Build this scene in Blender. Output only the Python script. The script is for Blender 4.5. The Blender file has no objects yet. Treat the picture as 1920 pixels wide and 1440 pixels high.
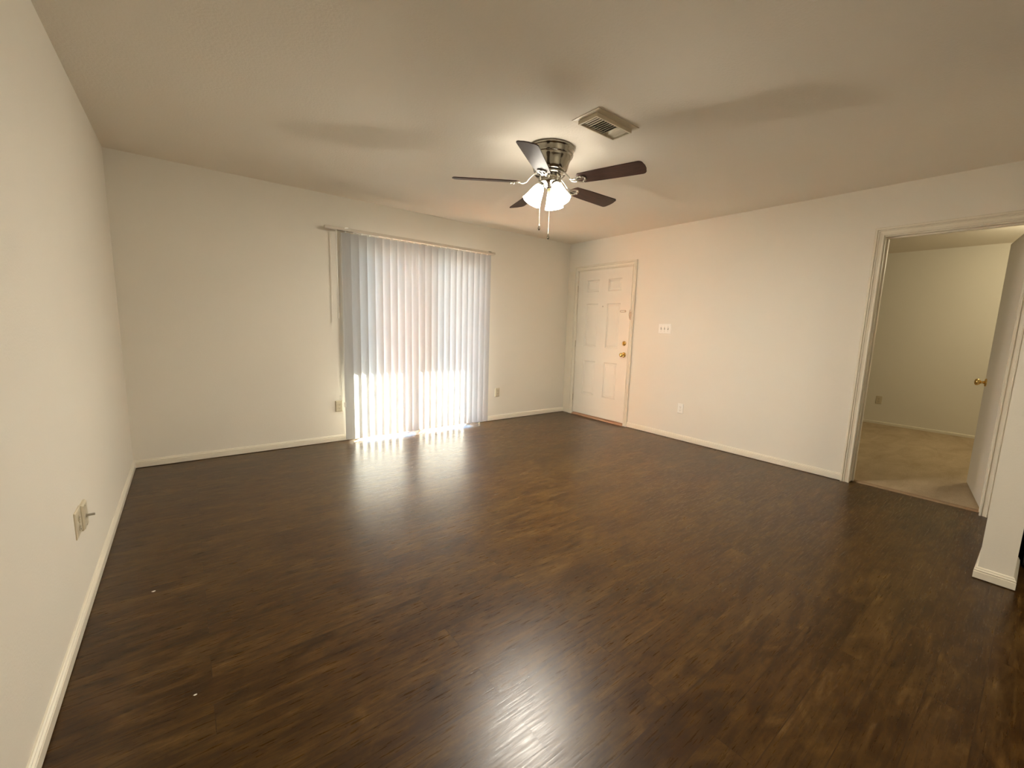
import bpy, bmesh, math, random
from mathutils import Vector, Matrix

S = bpy.context.scene
COL = S.collection
PI = math.pi

# ---------------------------------------------------------------- camera
cam_data = bpy.data.cameras.new('camera')
cam_data.sensor_fit = 'HORIZONTAL'
cam_data.sensor_width = 36.0
cam_data.lens = 36.0 * 790.244 / 1920.0
cam_data.shift_x = -20.64 / 1920.0
cam_data.shift_y = 5.66 / 1920.0
cam_data.clip_start = 0.02
cam_data.clip_end = 200
cam = bpy.data.objects.new('camera', cam_data)
COL.objects.link(cam)
_r = Vector((0.78244267, -0.62185507, 0.03285939))
_u = Vector((0.06176299, 0.13000338, 0.98958802))
_f = Vector((0.61965217, 0.7722664, -0.14012782))
cam.matrix_world = Matrix(((_r.x, _u.x, -_f.x, 0.0), (_r.y, _u.y, -_f.y, 0.0),
                           (_r.z, _u.z, -_f.z, 1.2365), (0, 0, 0, 1)))
S.camera = cam

# ---------------------------------------------------------------- light and exposure
S.view_settings.view_transform = 'Standard'
S.view_settings.look = 'None'
S.view_settings.gamma = 1.0
S.view_settings.exposure = 0.38
S.view_settings.use_curve_mapping = False

SKY_STRENGTH = 11.0
SUN_ENERGY = 420.0
BULB_POWER = 64.0
KITCHEN_FILL_POWER = 22.0  # added fill light behind the viewer
BEDROOM_FILL_POWER = 23.0  # added fill light for the bedroom

world = bpy.data.worlds.new('sky')
S.world = world
world.use_nodes = True
wn = world.node_tree
wn.nodes.clear()
w_out = wn.nodes.new('ShaderNodeOutputWorld')
w_bg = wn.nodes.new('ShaderNodeBackground')
w_geo = wn.nodes.new('ShaderNodeTexCoord')
w_sep = wn.nodes.new('ShaderNodeSeparateXYZ')
w_ramp = wn.nodes.new('ShaderNodeValToRGB')
w_ramp.color_ramp.elements[0].position = 0.0
w_ramp.color_ramp.elements[0].color = (0.42, 0.68, 1.0, 1)
w_ramp.color_ramp.elements[1].position = 0.8
w_ramp.color_ramp.elements[1].color = (0.24, 0.46, 0.90, 1)
wn.links.new(w_geo.outputs['Generated'], w_sep.inputs[0])
wn.links.new(w_sep.outputs['Z'], w_ramp.inputs[0])
wn.links.new(w_ramp.outputs[0], w_bg.inputs[0])
wn.links.new(w_bg.outputs[0], w_out.inputs[0])
w_bg.inputs[1].default_value = SKY_STRENGTH

sun_data = bpy.data.lights.new('sun', 'SUN')
sun_data.energy = SUN_ENERGY
sun_data.angle = math.radians(0.53)
sun_data.color = (1.0, 0.93, 0.80)
sun = bpy.data.objects.new('sun', sun_data)
COL.objects.link(sun)
SUN_EL, SUN_AZ = math.radians(35.6), math.radians(45.0)
sun_dir = Vector((-math.cos(SUN_EL) * math.sin(SUN_AZ), -math.cos(SUN_EL) * math.cos(SUN_AZ), -math.sin(SUN_EL)))
sun.rotation_euler = sun_dir.to_track_quat('-Z', 'Y').to_euler()
sun.location = (8, 12, 8)

# ---------------------------------------------------------------- dimensions
XL, XR, YB, H = -0.392, 4.418, 4.520, 2.440
YR = -2.40                       # rear wall behind the camera
WT = 0.115                       # interior wall thickness
XO = XR + WT                     # bedroom side of the right wall
BX = 7.864                       # bedroom far wall
EXT = 0.16                       # exterior wall thickness
DOOR_Y0, DOOR_Y1 = 3.392, 4.322  # entry slab
DW_Y0, DW_Y1, DW_Z = 0.180, 0.950, 2.045   # bedroom doorway
SL_X0, SL_X1, SL_Z = 1.415, 2.93, 2.03      # sliding patio door opening
YS = YB - 0.09                   # plane of the blind


# ---------------------------------------------------------------- helpers
def mesh_object(name, bm, mat=None, parent=None, smooth=False, mats=None, recalc=True):
    if recalc:
        bmesh.ops.recalc_face_normals(bm, faces=bm.faces)
    me = bpy.data.meshes.new(name)
    bm.to_mesh(me)
    bm.free()
    for m in (mats or ([mat] if mat else [])):
        me.materials.append(m)
    if smooth:
        for p in me.polygons:
            p.use_smooth = True
    o = bpy.data.objects.new(name, me)
    COL.objects.link(o)
    if parent is not None:
        o.parent = parent
    return o


def tag(o, label, cat, group=None, kind=None):
    o['label'] = label
    o['category'] = cat
    if group:
        o['group'] = group
    if kind:
        o['kind'] = kind
    return o


def empty(name, loc, rz=0.0):
    o = bpy.data.objects.new(name, None)
    o.location = loc
    o.rotation_euler = (0, 0, rz)
    COL.objects.link(o)
    return o


def local(o, x, y, z):
    """world point -> local of an unrotated empty"""
    return (x - o.location.x, y - o.location.y, z - o.location.z)


def box(bm, x0, x1, y0, y1, z0, z1, off=(0, 0, 0), bevel=0.0):
    vs = [bm.verts.new((x - off[0], y - off[1], z - off[2])) for x in (x0, x1) for y in (y0, y1) for z in (z0, z1)]
    idx = [(0, 1, 3, 2), (4, 6, 7, 5), (0, 4, 5, 1), (2, 3, 7, 6), (0, 2, 6, 4), (1, 5, 7, 3)]
    fs = [bm.faces.new([vs[i] for i in f]) for f in idx]
    if bevel > 0:
        es = set()
        for f in fs:
            es.update(f.edges)
        bmesh.ops.bevel(bm, geom=list(es), offset=bevel, segments=2, affect='EDGES', profile=0.6)
    return bm


def lathe(bm, prof, center=(0, 0, 0), axis=(0, 0, 1), seg=40, cap=True):
    """profile of (radius, height along axis)"""
    ax = Vector(axis).normalized()
    a = ax.orthogonal().normalized()
    b = ax.cross(a)
    c = Vector(center)
    rings = []
    for r, h in prof:
        ring = []
        for i in range(seg):
            t = 2 * PI * i / seg
            ring.append(bm.verts.new(c + ax * h + (a * math.cos(t) + b * math.sin(t)) * max(r, 1e-5)))
        rings.append(ring)
    for k in range(len(rings) - 1):
        for i in range(seg):
            j = (i + 1) % seg
            bm.faces.new((rings[k][i], rings[k][j], rings[k + 1][j], rings[k + 1][i]))
    if cap:
        bm.faces.new(rings[0])
        bm.faces.new(rings[-1])
    return bm


def tube(bm, pts, r, seg=10, radii=None):
    pts = [Vector(p) for p in pts]
    rings = []
    prev = None
    for i, p in enumerate(pts):
        d = (pts[min(i + 1, len(pts) - 1)] - pts[max(i - 1, 0)]).normalized()
        a = d.orthogonal().normalized() if prev is None else (prev - d * prev.dot(d)).normalized()
        prev = a
        b = d.cross(a)
        rr = radii[i] if radii else r
        rings.append([bm.verts.new(p + (a * math.cos(2 * PI * k / seg) + b * math.sin(2 * PI * k / seg)) * rr) for k in range(seg)])
    for k in range(len(rings) - 1):
        for i in range(seg):
            j = (i + 1) % seg
            bm.faces.new((rings[k][i], rings[k][j], rings[k + 1][j], rings[k + 1][i]))
    bm.faces.new(rings[0])
    bm.faces.new(rings[-1])
    return bm


def prism(bm, poly, f0, f1):
    """extrude a closed 2-D polygon between two mappings (u,v)->point"""
    a = [bm.verts.new(f0(*p)) for p in poly]
    b = [bm.verts.new(f1(*p)) for p in poly]
    n = len(poly)
    for i in range(n):
        j = (i + 1) % n
        bm.faces.new((a[i], a[j], b[j], b[i]))
    bm.faces.new(a)
    bm.faces.new(b)
    return bm


def NB():
    return bmesh.new()


# ---------------------------------------------------------------- materials
def new_mat(name):
    m = bpy.data.materials.new(name)
    m.use_nodes = True
    nt = m.node_tree
    bsdf = nt.nodes.get('Principled BSDF')
    return m, nt, bsdf


def coords(nt, scale=(1, 1, 1), world_space=True):
    if world_space:
        g = nt.nodes.new('ShaderNodeNewGeometry')
        src = g.outputs['Position']
    else:
        g = nt.nodes.new('ShaderNodeTexCoord')
        src = g.outputs['Object']
    mp = nt.nodes.new('ShaderNodeMapping')
    mp.inputs['Scale'].default_value = scale
    nt.links.new(src, mp.inputs['Vector'])
    return mp.outputs[0]


def noise(nt, vec, scale, detail=3.0, rough=0.55, dist=0.0):
    n = nt.nodes.new('ShaderNodeTexNoise')
    n.inputs['Scale'].default_value = scale
    n.inputs['Detail'].default_value = detail
    n.inputs['Roughness'].default_value = rough
    n.inputs['Distortion'].default_value = dist
    nt.links.new(vec, n.inputs['Vector'])
    return n.outputs['Fac']


def ramp(nt, fac, stops):
    r = nt.nodes.new('ShaderNodeValToRGB')
    e = r.color_ramp.elements
    while len(e) < len(stops):
        e.new(0.5)
    for i, (p, c) in enumerate(stops):
        e[i].position = p
        e[i].color = (*c, 1)
    nt.links.new(fac, r.inputs[0])
    return r.outputs[0]


def bump(nt, bsdf, h, strength, dist):
    b = nt.nodes.new('ShaderNodeBump')
    b.inputs['Strength'].default_value = strength
    b.inputs['Distance'].default_value = dist
    nt.links.new(h, b.inputs['Height'])
    nt.links.new(b.outputs[0], bsdf.inputs['Normal'])
    return b


def plain(name, col, rough=0.5, metal=0.0, var=0.04, vscale=8.0, bump_s=0.0, bump_scale=60.0, bump_d=0.002, spec=0.5, coat=0.0):
    m, nt, b = new_mat(name)
    v = coords(nt)
    f = noise(nt, v, vscale, 3)
    lo = tuple(max(0, c * (1 - var)) for c in col)
    hi = tuple(min(1, c * (1 + var)) for c in col)
    nt.links.new(ramp(nt, f, [(0.3, lo), (0.7, hi)]), b.inputs['Base Color'])
    b.inputs['Roughness'].default_value = rough
    b.inputs['Metallic'].default_value = metal
    b.inputs['Specular IOR Level'].default_value = spec
    b.inputs['Coat Weight'].default_value = coat
    if bump_s > 0:
        bump(nt, b, noise(nt, v, bump_scale, 2), bump_s, bump_d)
    return m


WALL = (0.80, 0.758, 0.662)
M = {}
M['wall'] = plain('wall_paint', WALL, 0.62, var=0.012, vscale=1.5, bump_s=0.35, bump_scale=110, bump_d=0.0016, spec=0.3)
M['ceiling'] = plain('ceiling_paint', (0.83, 0.77, 0.67), 0.85, var=0.012, vscale=1.2, bump_s=0.5, bump_scale=75, bump_d=0.003, spec=0.2)
M['trim'] = plain('trim_paint', (0.80, 0.745, 0.62), 0.30, var=0.012, vscale=6, spec=0.5)
M['door'] = plain('door_paint', (0.82, 0.765, 0.66), 0.42, var=0.012, vscale=5)
M['plate'] = plain('plate_plastic', (0.62, 0.55, 0.40), 0.35, var=0.01)
M['plate_white'] = plain('plate_white_plastic', (0.90, 0.885, 0.82), 0.35, var=0.01)
M['slot'] = plain('slot_dark', (0.05, 0.042, 0.03), 0.6, var=0.02)
M['screw'] = plain('screw_metal', (0.55, 0.5, 0.4), 0.35, metal=0.9)
M['brass'] = plain('polished_brass', (0.83, 0.60, 0.24), 0.18, metal=1.0, var=0.03)
M['chrome'] = plain('brushed_nickel', (0.44, 0.42, 0.37), 0.14, metal=1.0, var=0.03)
M['iron'] = plain('cast_nickel', (0.62, 0.59, 0.52), 0.34, metal=1.0, var=0.03)
M['chain'] = plain('chain_metal', (0.26, 0.24, 0.19), 0.5, metal=0.8, var=0.03)
M['steel'] = plain('satin_steel', (0.45, 0.42, 0.36), 0.35, metal=1.0, var=0.05)
M['rail'] = plain('rail_vinyl', (0.62, 0.56, 0.46), 0.4, var=0.02)
M['vent'] = plain('vent_enamel', (0.70, 0.63, 0.49), 0.4, var=0.02)
M['duct'] = plain('duct_inside', (0.05, 0.04, 0.03), 0.9)
M['alu'] = plain('white_aluminium', (0.75, 0.74, 0.70), 0.4, var=0.02)
M['concrete'] = plain('concrete', (0.05, 0.049, 0.047), 0.9, var=0.10, vscale=5)
M['lawn'] = plain('lawn', (0.16, 0.20, 0.07), 1.0, var=0.3, vscale=20)
M['black'] = plain('black_enamel', (0.012, 0.012, 0.014), 0.35, var=0.05)
M['chip'] = plain('paint_flake', (0.85, 0.82, 0.76), 0.7)
M['wand'] = plain('clear_wand', (0.93, 0.91, 0.84), 0.25, var=0.01)


def floor_mat():
    m, nt, b = new_mat('dark_laminate')
    L = nt.links
    v = coords(nt)
    br = nt.nodes.new('ShaderNodeTexBrick')
    br.offset = 0.37
    br.offset_frequency = 2
    br.squash = 1.0
    br.inputs['Color1'].default_value = (0, 0, 0, 1)
    br.inputs['Color2'].default_value = (1, 1, 1, 1)
    br.inputs['Mortar'].default_value = (0.5, 0.5, 0.5, 1)
    br.inputs['Scale'].default_value = 1.0
    br.inputs['Mortar Size'].default_value = 0.0012
    br.inputs['Mortar Smooth'].default_value = 0.2
    br.inputs['Brick Width'].default_value = 1.21
    br.inputs['Row Height'].default_value = 0.128
    L.new(v, br.inputs['Vector'])
    # per-plank shift of the grain
    add = nt.nodes.new('ShaderNodeVectorMath')
    add.operation = 'MULTIPLY_ADD'
    L.new(br.outputs['Color'], add.inputs[0])
    add.inputs[1].default_value = (7.3, 3.1, 0)
    L.new(v, add.inputs[2])
    def stretched(sx, sy):
        mp = nt.nodes.new('ShaderNodeMapping')
        mp.inputs['Scale'].default_value = (sx, sy, 1)
        L.new(add.outputs[0], mp.inputs['Vector'])
        return mp.outputs[0]

    def madd(a, k, c):
        n = nt.nodes.new('ShaderNodeMath')
        n.operation = 'MULTIPLY_ADD'
        L.new(a, n.inputs[0])
        n.inputs[1].default_value = k
        if isinstance(c, (int, float)):
            n.inputs[2].default_value = c
        else:
            L.new(c, n.inputs[2])
        return n.outputs[0]
    blotch = noise(nt, stretched(1.5, 4.6), 1.9, 8, 0.66, 1.6)
    streak = noise(nt, stretched(2.6, 34.0), 1.6, 6, 0.66, 0.8)
    mott = noise(nt, stretched(7.0, 11.0), 1.7, 6, 0.7, 1.2)
    fine = noise(nt, stretched(5.0, 70.0), 2.0, 4, 0.6, 0.3)
    tone = madd(br.outputs['Color'], 0.055, madd(blotch, 0.44, madd(streak, 0.34, madd(mott, 0.22, -0.02))))
    c1 = ramp(nt, tone, [(0.36, (0.019, 0.0058, 0.0005)), (0.47, (0.043, 0.0158, 0.0018)),
                         (0.56, (0.078, 0.0340, 0.0062)), (0.68, (0.148, 0.0770, 0.0220))])
    c2 = ramp(nt, tone, [(0.36, (0.019, 0.0079, 0.0008)), (0.47, (0.041, 0.0194, 0.0028)),
                         (0.56, (0.074, 0.0410, 0.0086)), (0.68, (0.143, 0.0880, 0.0280))])
    hue = noise(nt, v, 1.3, 3)
    cm = nt.nodes.new('ShaderNodeMix')
    cm.data_type = 'RGBA'
    L.new(hue, cm.inputs[0])
    L.new(c1, cm.inputs[6])
    L.new(c2, cm.inputs[7])
    c = cm.outputs[2]
    dark = nt.nodes.new('ShaderNodeMix')
    dark.data_type = 'RGBA'
    L.new(br.outputs['Fac'], dark.inputs[0])
    L.new(c, dark.inputs[6])
    dark.inputs[7].default_value = (0.030, 0.012, 0.003, 1)
    L.new(dark.outputs[2], b.inputs['Base Color'])
    rr = nt.nodes.new('ShaderNodeMapRange')
    L.new(fine, rr.inputs[0])
    rr.inputs[1].default_value = 0.3
    rr.inputs[2].default_value = 0.7
    rr.inputs[3].default_value = 0.25
    rr.inputs[4].default_value = 0.36
    L.new(rr.outputs[0], b.inputs['Roughness'])
    b.inputs['Specular IOR Level'].default_value = 0.34
    hm = nt.nodes.new('ShaderNodeMath')
    hm.operation = 'MULTIPLY_ADD'
    L.new(br.outputs['Fac'], hm.inputs[0])
    hm.inputs[1].default_value = -0.5
    L.new(fine, hm.inputs[2])
    bump(nt, b, hm.outputs[0], 0.10, 0.003)
    return m


def carpet_mat():
    m, nt, b = new_mat('beige_carpet')
    v = coords(nt)
    big = noise(nt, coords(nt, (1.0, 2.6, 1)), 2.2, 6, 0.65, 0.6)
    fine = noise(nt, v, 260, 2)
    mx = nt.nodes.new('ShaderNodeMix')
    mx.data_type = 'FLOAT'
    mx.inputs[0].default_value = 0.4
    nt.links.new(big, mx.inputs[2])
    nt.links.new(fine, mx.inputs[3])
    nt.links.new(ramp(nt, mx.outputs[0], [(0.34, (0.43, 0.33, 0.21)), (0.66, (0.62, 0.50, 0.34))]), b.inputs['Base Color'])
    b.inputs['Roughness'].default_value = 1.0
    b.inputs['Specular IOR Level'].default_value = 0.1
    bump(nt, b, fine, 0.8, 0.008)
    return m


def brick_mat():
    m, nt, b = new_mat('red_brick')
    tc = coords(nt)
    sw = nt.nodes.new('ShaderNodeSeparateXYZ')
    nt.links.new(tc, sw.inputs[0])
    ad = nt.nodes.new('ShaderNodeMath')
    ad.operation = 'ADD'
    nt.links.new(sw.outputs[0], ad.inputs[0])
    nt.links.new(sw.outputs[1], ad.inputs[1])
    cb = nt.nodes.new('ShaderNodeCombineXYZ')
    nt.links.new(ad.outputs[0], cb.inputs[0])
    nt.links.new(sw.outputs[2], cb.inputs[1])
    br = nt.nodes.new('ShaderNodeTexBrick')
    br.inputs['Color1'].default_value = (0.30, 0.100, 0.030, 1)
    br.inputs['Color2'].default_value = (0.25, 0.080, 0.024, 1)
    br.inputs['Mortar'].default_value = (0.12, 0.084, 0.054, 1)
    br.inputs['Scale'].default_value = 1.0
    br.inputs['Mortar Size'].default_value = 0.006
    br.inputs['Brick Width'].default_value = 0.21
    br.inputs['Row Height'].default_value = 0.075
    nt.links.new(cb.outputs[0], br.inputs['Vector'])
    nt.links.new(br.outputs['Color'], b.inputs['Base Color'])
    b.inputs['Roughness'].default_value = 0.9
    return m


def slat_mat():
    m, nt, b = new_mat('translucent_vinyl')
    L = nt.links
    out = nt.nodes['Material Output']
    v = coords(nt, (30, 30, 1.2))
    f = noise(nt, v, 3.0, 2)
    c = ramp(nt, f, [(0.3, (0.46, 0.465, 0.47)), (0.7, (0.49, 0.495, 0.50))])
    L.new(c, b.inputs['Base Color'])
    b.inputs['Roughness'].default_value = 0.38
    tr = nt.nodes.new('ShaderNodeBsdfTranslucent')
    tr.inputs['Color'].default_value = (0.86, 0.84, 0.80, 1)
    mx = nt.nodes.new('ShaderNodeMixShader')
    mx.inputs[0].default_value = 0.085
    L.new(b.outputs[0], mx.inputs[1])
    L.new(tr.outputs[0], mx.inputs[2])
    L.new(mx.outputs[0], out.inputs[0])
    return m


def glass_mat():
    m, nt, b = new_mat('window_glass')
    L = nt.links
    out = nt.nodes['Material Output']
    t = nt.nodes.new('ShaderNodeBsdfTransparent')
    t.inputs['Color'].default_value = (0.93, 0.96, 0.95, 1)
    g = nt.nodes.new('ShaderNodeBsdfGlossy')
    g.inputs['Roughness'].default_value = 0.02
    lw = nt.nodes.new('ShaderNodeLayerWeight')
    lw.inputs['Blend'].default_value = 0.5
    pw = nt.nodes.new('ShaderNodeMath')
    pw.operation = 'POWER'
    L.new(lw.outputs['Facing'], pw.inputs[0])
    pw.inputs[1].default_value = 5.0
    fr = nt.nodes.new('ShaderNodeMath')
    fr.operation = 'MULTIPLY_ADD'
    L.new(pw.outputs[0], fr.inputs[0])
    fr.inputs[1].default_value = 0.9
    fr.inputs[2].default_value = 0.04
    mx = nt.nodes.new('ShaderNodeMixShader')
    L.new(fr.outputs[0], mx.inputs[0])
    L.new(t.outputs[0], mx.inputs[1])
    L.new(g.outputs[0], mx.inputs[2])
    L.new(mx.outputs[0], out.inputs[0])
    nt.nodes.remove(b)
    return m


def shade_mat():
    """frosted white glass of a lit lamp shade"""
    m, nt, b = new_mat('lit_frosted_glass')
    L = nt.links
    out = nt.nodes['Material Output']
    t = nt.nodes.new('ShaderNodeBsdfTransparent')
    t.inputs['Color'].default_value = (1, 0.98, 0.94, 1)
    e = nt.nodes.new('ShaderNodeEmission')
    e.inputs['Color'].default_value = (1.0, 0.92, 0.79, 1)
    # a lit shade is brightest around the bulb and fades at the neck
    tc = nt.nodes.new('ShaderNodeTexCoord')
    sp = nt.nodes.new('ShaderNodeSeparateXYZ')
    L.new(tc.outputs['Object'], sp.inputs[0])
    mr = nt.nodes.new('ShaderNodeMapRange')
    L.new(sp.outputs['Z'], mr.inputs[0])
    mr.inputs[1].default_value = -0.002
    mr.inputs[2].default_value = 0.055
    mr.inputs[3].default_value = 1.2
    mr.inputs[4].default_value = 14.0
    L.new(mr.outputs[0], e.inputs['Strength'])
    b.inputs['Base Color'].default_value = (0.9, 0.9, 0.87, 1)
    b.inputs['Roughness'].default_value = 0.3
    ad = nt.nodes.new('ShaderNodeAddShader')
    L.new(b.outputs[0], ad.inputs[0])
    L.new(e.outputs[0], ad.inputs[1])
    mx = nt.nodes.new('ShaderNodeMixShader')
    mx.inputs[0].default_value = 0.985
    L.new(t.outputs[0], mx.inputs[1])
    L.new(ad.outputs[0], mx.inputs[2])
    L.new(mx.outputs[0], out.inputs[0])
    return m


def bulb_mat():
    m, nt, b = new_mat('lit_bulb')
    b.inputs['Base Color'].default_value = (0.9, 0.88, 0.8, 1)
    b.inputs['Emission Color'].default_value = (1.0, 0.93, 0.80, 1)
    b.inputs['Emission Strength'].default_value = 12.0
    # clear outer envelope: most of the filament light passes straight through
    t = nt.nodes.new('ShaderNodeBsdfTransparent')
    mx = nt.nodes.new('ShaderNodeMixShader')
    mx.inputs[0].default_value = 0.15
    nt.links.new(t.outputs[0], mx.inputs[1])
    nt.links.new(b.outputs[0], mx.inputs[2])
    nt.links.new(mx.outputs[0], nt.nodes['Material Output'].inputs[0])
    return m


def blade_mat():
    m, nt, b = new_mat('espresso_blade')
    v = coords(nt, (3, 26, 8), world_space=False)
    f = noise(nt, v, 2.5, 4, 0.6, 0.4)
    nt.links.new(ramp(nt, f, [(0.3, (0.030, 0.013, 0.009)), (0.7, (0.060, 0.027, 0.018))]), b.inputs['Base Color'])
    b.inputs['Roughness'].default_value = 0.46
    b.inputs['Specular IOR Level'].default_value = 0.3
    return m


M['floor'] = floor_mat()
M['carpet'] = carpet_mat()
M['brick'] = brick_mat()
M['slat'] = slat_mat()
M['glass'] = glass_mat()
M['shade'] = shade_mat()
M['bulb'] = bulb_mat()
M['blade'] = blade_mat()


# ---------------------------------------------------------------- room shell
def struct(name, bm, mat, label, cat, parent=None):
    o = mesh_object(name, bm, mat, parent)
    return tag(o, label, cat, kind='structure')


b = NB(); box(b, XL - 0.15, XR + 0.07, YR - 0.15, YB + 0.10, -0.12, 0.0)
struct('floor', b, M['floor'], 'dark brown wood-look laminate floor of the empty living room', 'floor')
b = NB(); box(b, XL - 0.15, XR + 0.06, YR - 0.15, YB + EXT, H, H + 0.15)
struct('ceiling', b, M['ceiling'], 'beige textured ceiling of the living room around the fan', 'ceiling')
b = NB(); box(b, XL - 0.15, XL, YR - 0.15, YB + EXT, 0, H)
struct('wall_left', b, M['wall'], 'bare cream wall along the left edge with a low double plate', 'wall')

b = NB()
box(b, XL, SL_X0, YB, YB + EXT, 0, H)
box(b, SL_X0, SL_X1, YB, YB + EXT, SL_Z, H)
box(b, SL_X1, XR, YB, YB + EXT, 0, H)
struct('wall_back', b, M['wall'], 'cream far wall holding the vertical blinds', 'wall')

b = NB()
box(b, XR, XO, DOOR_Y1 + 0.02, YB + EXT, 0, H)
box(b, XR, XO, DOOR_Y0 - 0.02, DOOR_Y1 + 0.02, 2.055, H)
box(b, XR, XO, DW_Y1 + 0.015, DOOR_Y0 - 0.02, 0, H)
box(b, XR, XO, DW_Y0 - 0.015, DW_Y1 + 0.015, DW_Z + 0.015, H)
box(b, XR, XO, YR, DW_Y0 - 0.015, 0, H)
struct('wall_right', b, M['wall'], 'cream wall with the white entry door and bedroom doorway', 'wall')
b = NB(); box(b, XL, XR, YR - 0.15, YR, 0, H)
struct('wall_rear', b, M['wall'], 'cream wall behind the viewer closing off the kitchen', 'wall')

SX0, SY0, SY1 = 3.205, -0.022, 0.102
b = NB(); box(b, SX0, XR, SY0, SY1, 0, H, bevel=0.0)
struct('wall_partition', b, M['wall'], 'short cream partition wall end at the right edge beside the doorway', 'wall')

# baseboards
BBP = [(0, 0.005), (0.013, 0.005), (0.013, 0.040), (0.0105, 0.042), (0.0105, 0.046), (0.012, 0.047), (0.012, 0.050), (0.0075, 0.056), (0.0075, 0.060), (0.004, 0.064), (0, 0.065)]


def baseboard(name, p0, p1, n, label, m0=0.0, m1=0.0, prof=BBP):
    """board from p0 to p1 along the wall, profile grows along n; m0/m1 mitre the ends"""
    p0, p1, n = Vector(p0), Vector(p1), Vector(n)
    d = (p1 - p0).normalized()
    bm = NB()
    prism(bm, prof, lambda t, h: p0 + n * t + d * (t * m0) + Vector((0, 0, h)), lambda t, h: p1 + n * t - d * (t * m1) + Vector((0, 0, h)))
    return struct(name, bm, M['trim'], label, 'baseboard')


baseboard('baseboard_left', (XL, YR, 0), (XL, YB, 0), (1, 0, 0), 'white baseboard running along the left wall', 0, 1)
baseboard('baseboard_back', (XL, YB, 0), (1.30, YB, 0), (0, -1, 0), 'white baseboard on the far wall left of the blinds', 1, 0)
baseboard('baseboard_corner', (SL_X1 + 0.03, YB, 0), (XR, YB, 0), (0, -1, 0), 'white baseboard on the far wall between blinds and entry door', 0, 0)
baseboard('baseboard_right', (XR, DW_Y1 + 0.068, 0), (XR, DOOR_Y0 - 0.058, 0), (-1, 0, 0), 'white baseboard between the entry door and the bedroom doorway')
baseboard('baseboard_partition_end', (SX0, SY0, 0), (SX0, SY1, 0), (-1, 0, 0), 'white baseboard wrapped around the partition wall end', -1, -1)
baseboard('baseboard_partition_far', (SX0, SY1, 0), (XR, SY1, 0), (0, 1, 0), 'white baseboard on the doorway side of the partition wall', -1, 0)
baseboard('baseboard_partition_near', (SX0, SY0, 0), (3.545, SY0, 0), (0, -1, 0), 'white baseboard on the kitchen side of the partition wall', -1, 0)

# ---------------------------------------------------------------- bedroom beyond the doorway
BY0, BY1 = -1.30, YB
b = NB(); box(b, XR + 0.07, BX + 0.15, BY0 - 0.15, BY1 + EXT, -0.12, 0.010)
struct('floor_bedroom', b, M['carpet'], 'tan carpet of the bedroom seen through the open doorway', 'carpet')
b = NB(); box(b, XR + 0.06, BX + 0.15, BY0 - 0.15, BY1 + EXT, H, H + 0.15)
struct('ceiling_bedroom', b, M['ceiling'], 'shaded bedroom ceiling seen at the top of the doorway', 'ceiling')
b = NB(); box(b, BX, BX + 0.12, BY0, BY1, 0, H)
struct('wall_bedroom_far', b, M['wall'], 'shaded cream bedroom wall seen through the open doorway', 'wall')
b = NB(); box(b, XO, BX + 0.12, BY0 - 0.12, BY0, 0, H)
struct('wall_bedroom_near', b, M['wall'], 'cream bedroom side wall behind the open door', 'wall')
b = NB(); box(b, XO, BX + 0.12, BY1, BY1 + EXT, 0, H)
struct('wall_bedroom_side', b, M['wall'], 'cream bedroom outside wall out of sight beyond the doorway', 'wall')
baseboard('baseboard_bedroom', (BX, BY0, 0.01), (BX, BY1, 0.01), (-1, 0, 0), 'low baseboard along the bedroom far wall',
          prof=[(0, 0.0), (0.012, 0.0), (0.012, 0.028), (0.006, 0.036), (0, 0.038)])

# ---------------------------------------------------------------- patio outside the sliding door
b = NB(); box(b, XL - 0.6, BX + 0.3, YB + EXT, 6.17, -0.12, -0.03)
struct('floor_patio', b, M['concrete'], 'sunlit concrete patio outside the sliding door', 'patio')
b = NB(); box(b, XL - 0.6, BX + 0.3, YB + EXT, 6.17, 2.45, 2.62)
struct('ceiling_patio', b, M['wall'], 'balcony slab over the patio', 'balcony')
b = NB(); box(b, 1.12, 1.34, YB + EXT, 6.05, -0.03, 2.45)
struct('wall_patio', b, M['brick'], 'red brick side wall of the patio left of the sliding door', 'wall')
b = NB(); box(b, -30, 40, 6.17, 60, -0.3, -0.08)
struct('ground', b, M['concrete'], 'pale paved yard beyond the patio', 'ground')

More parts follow.
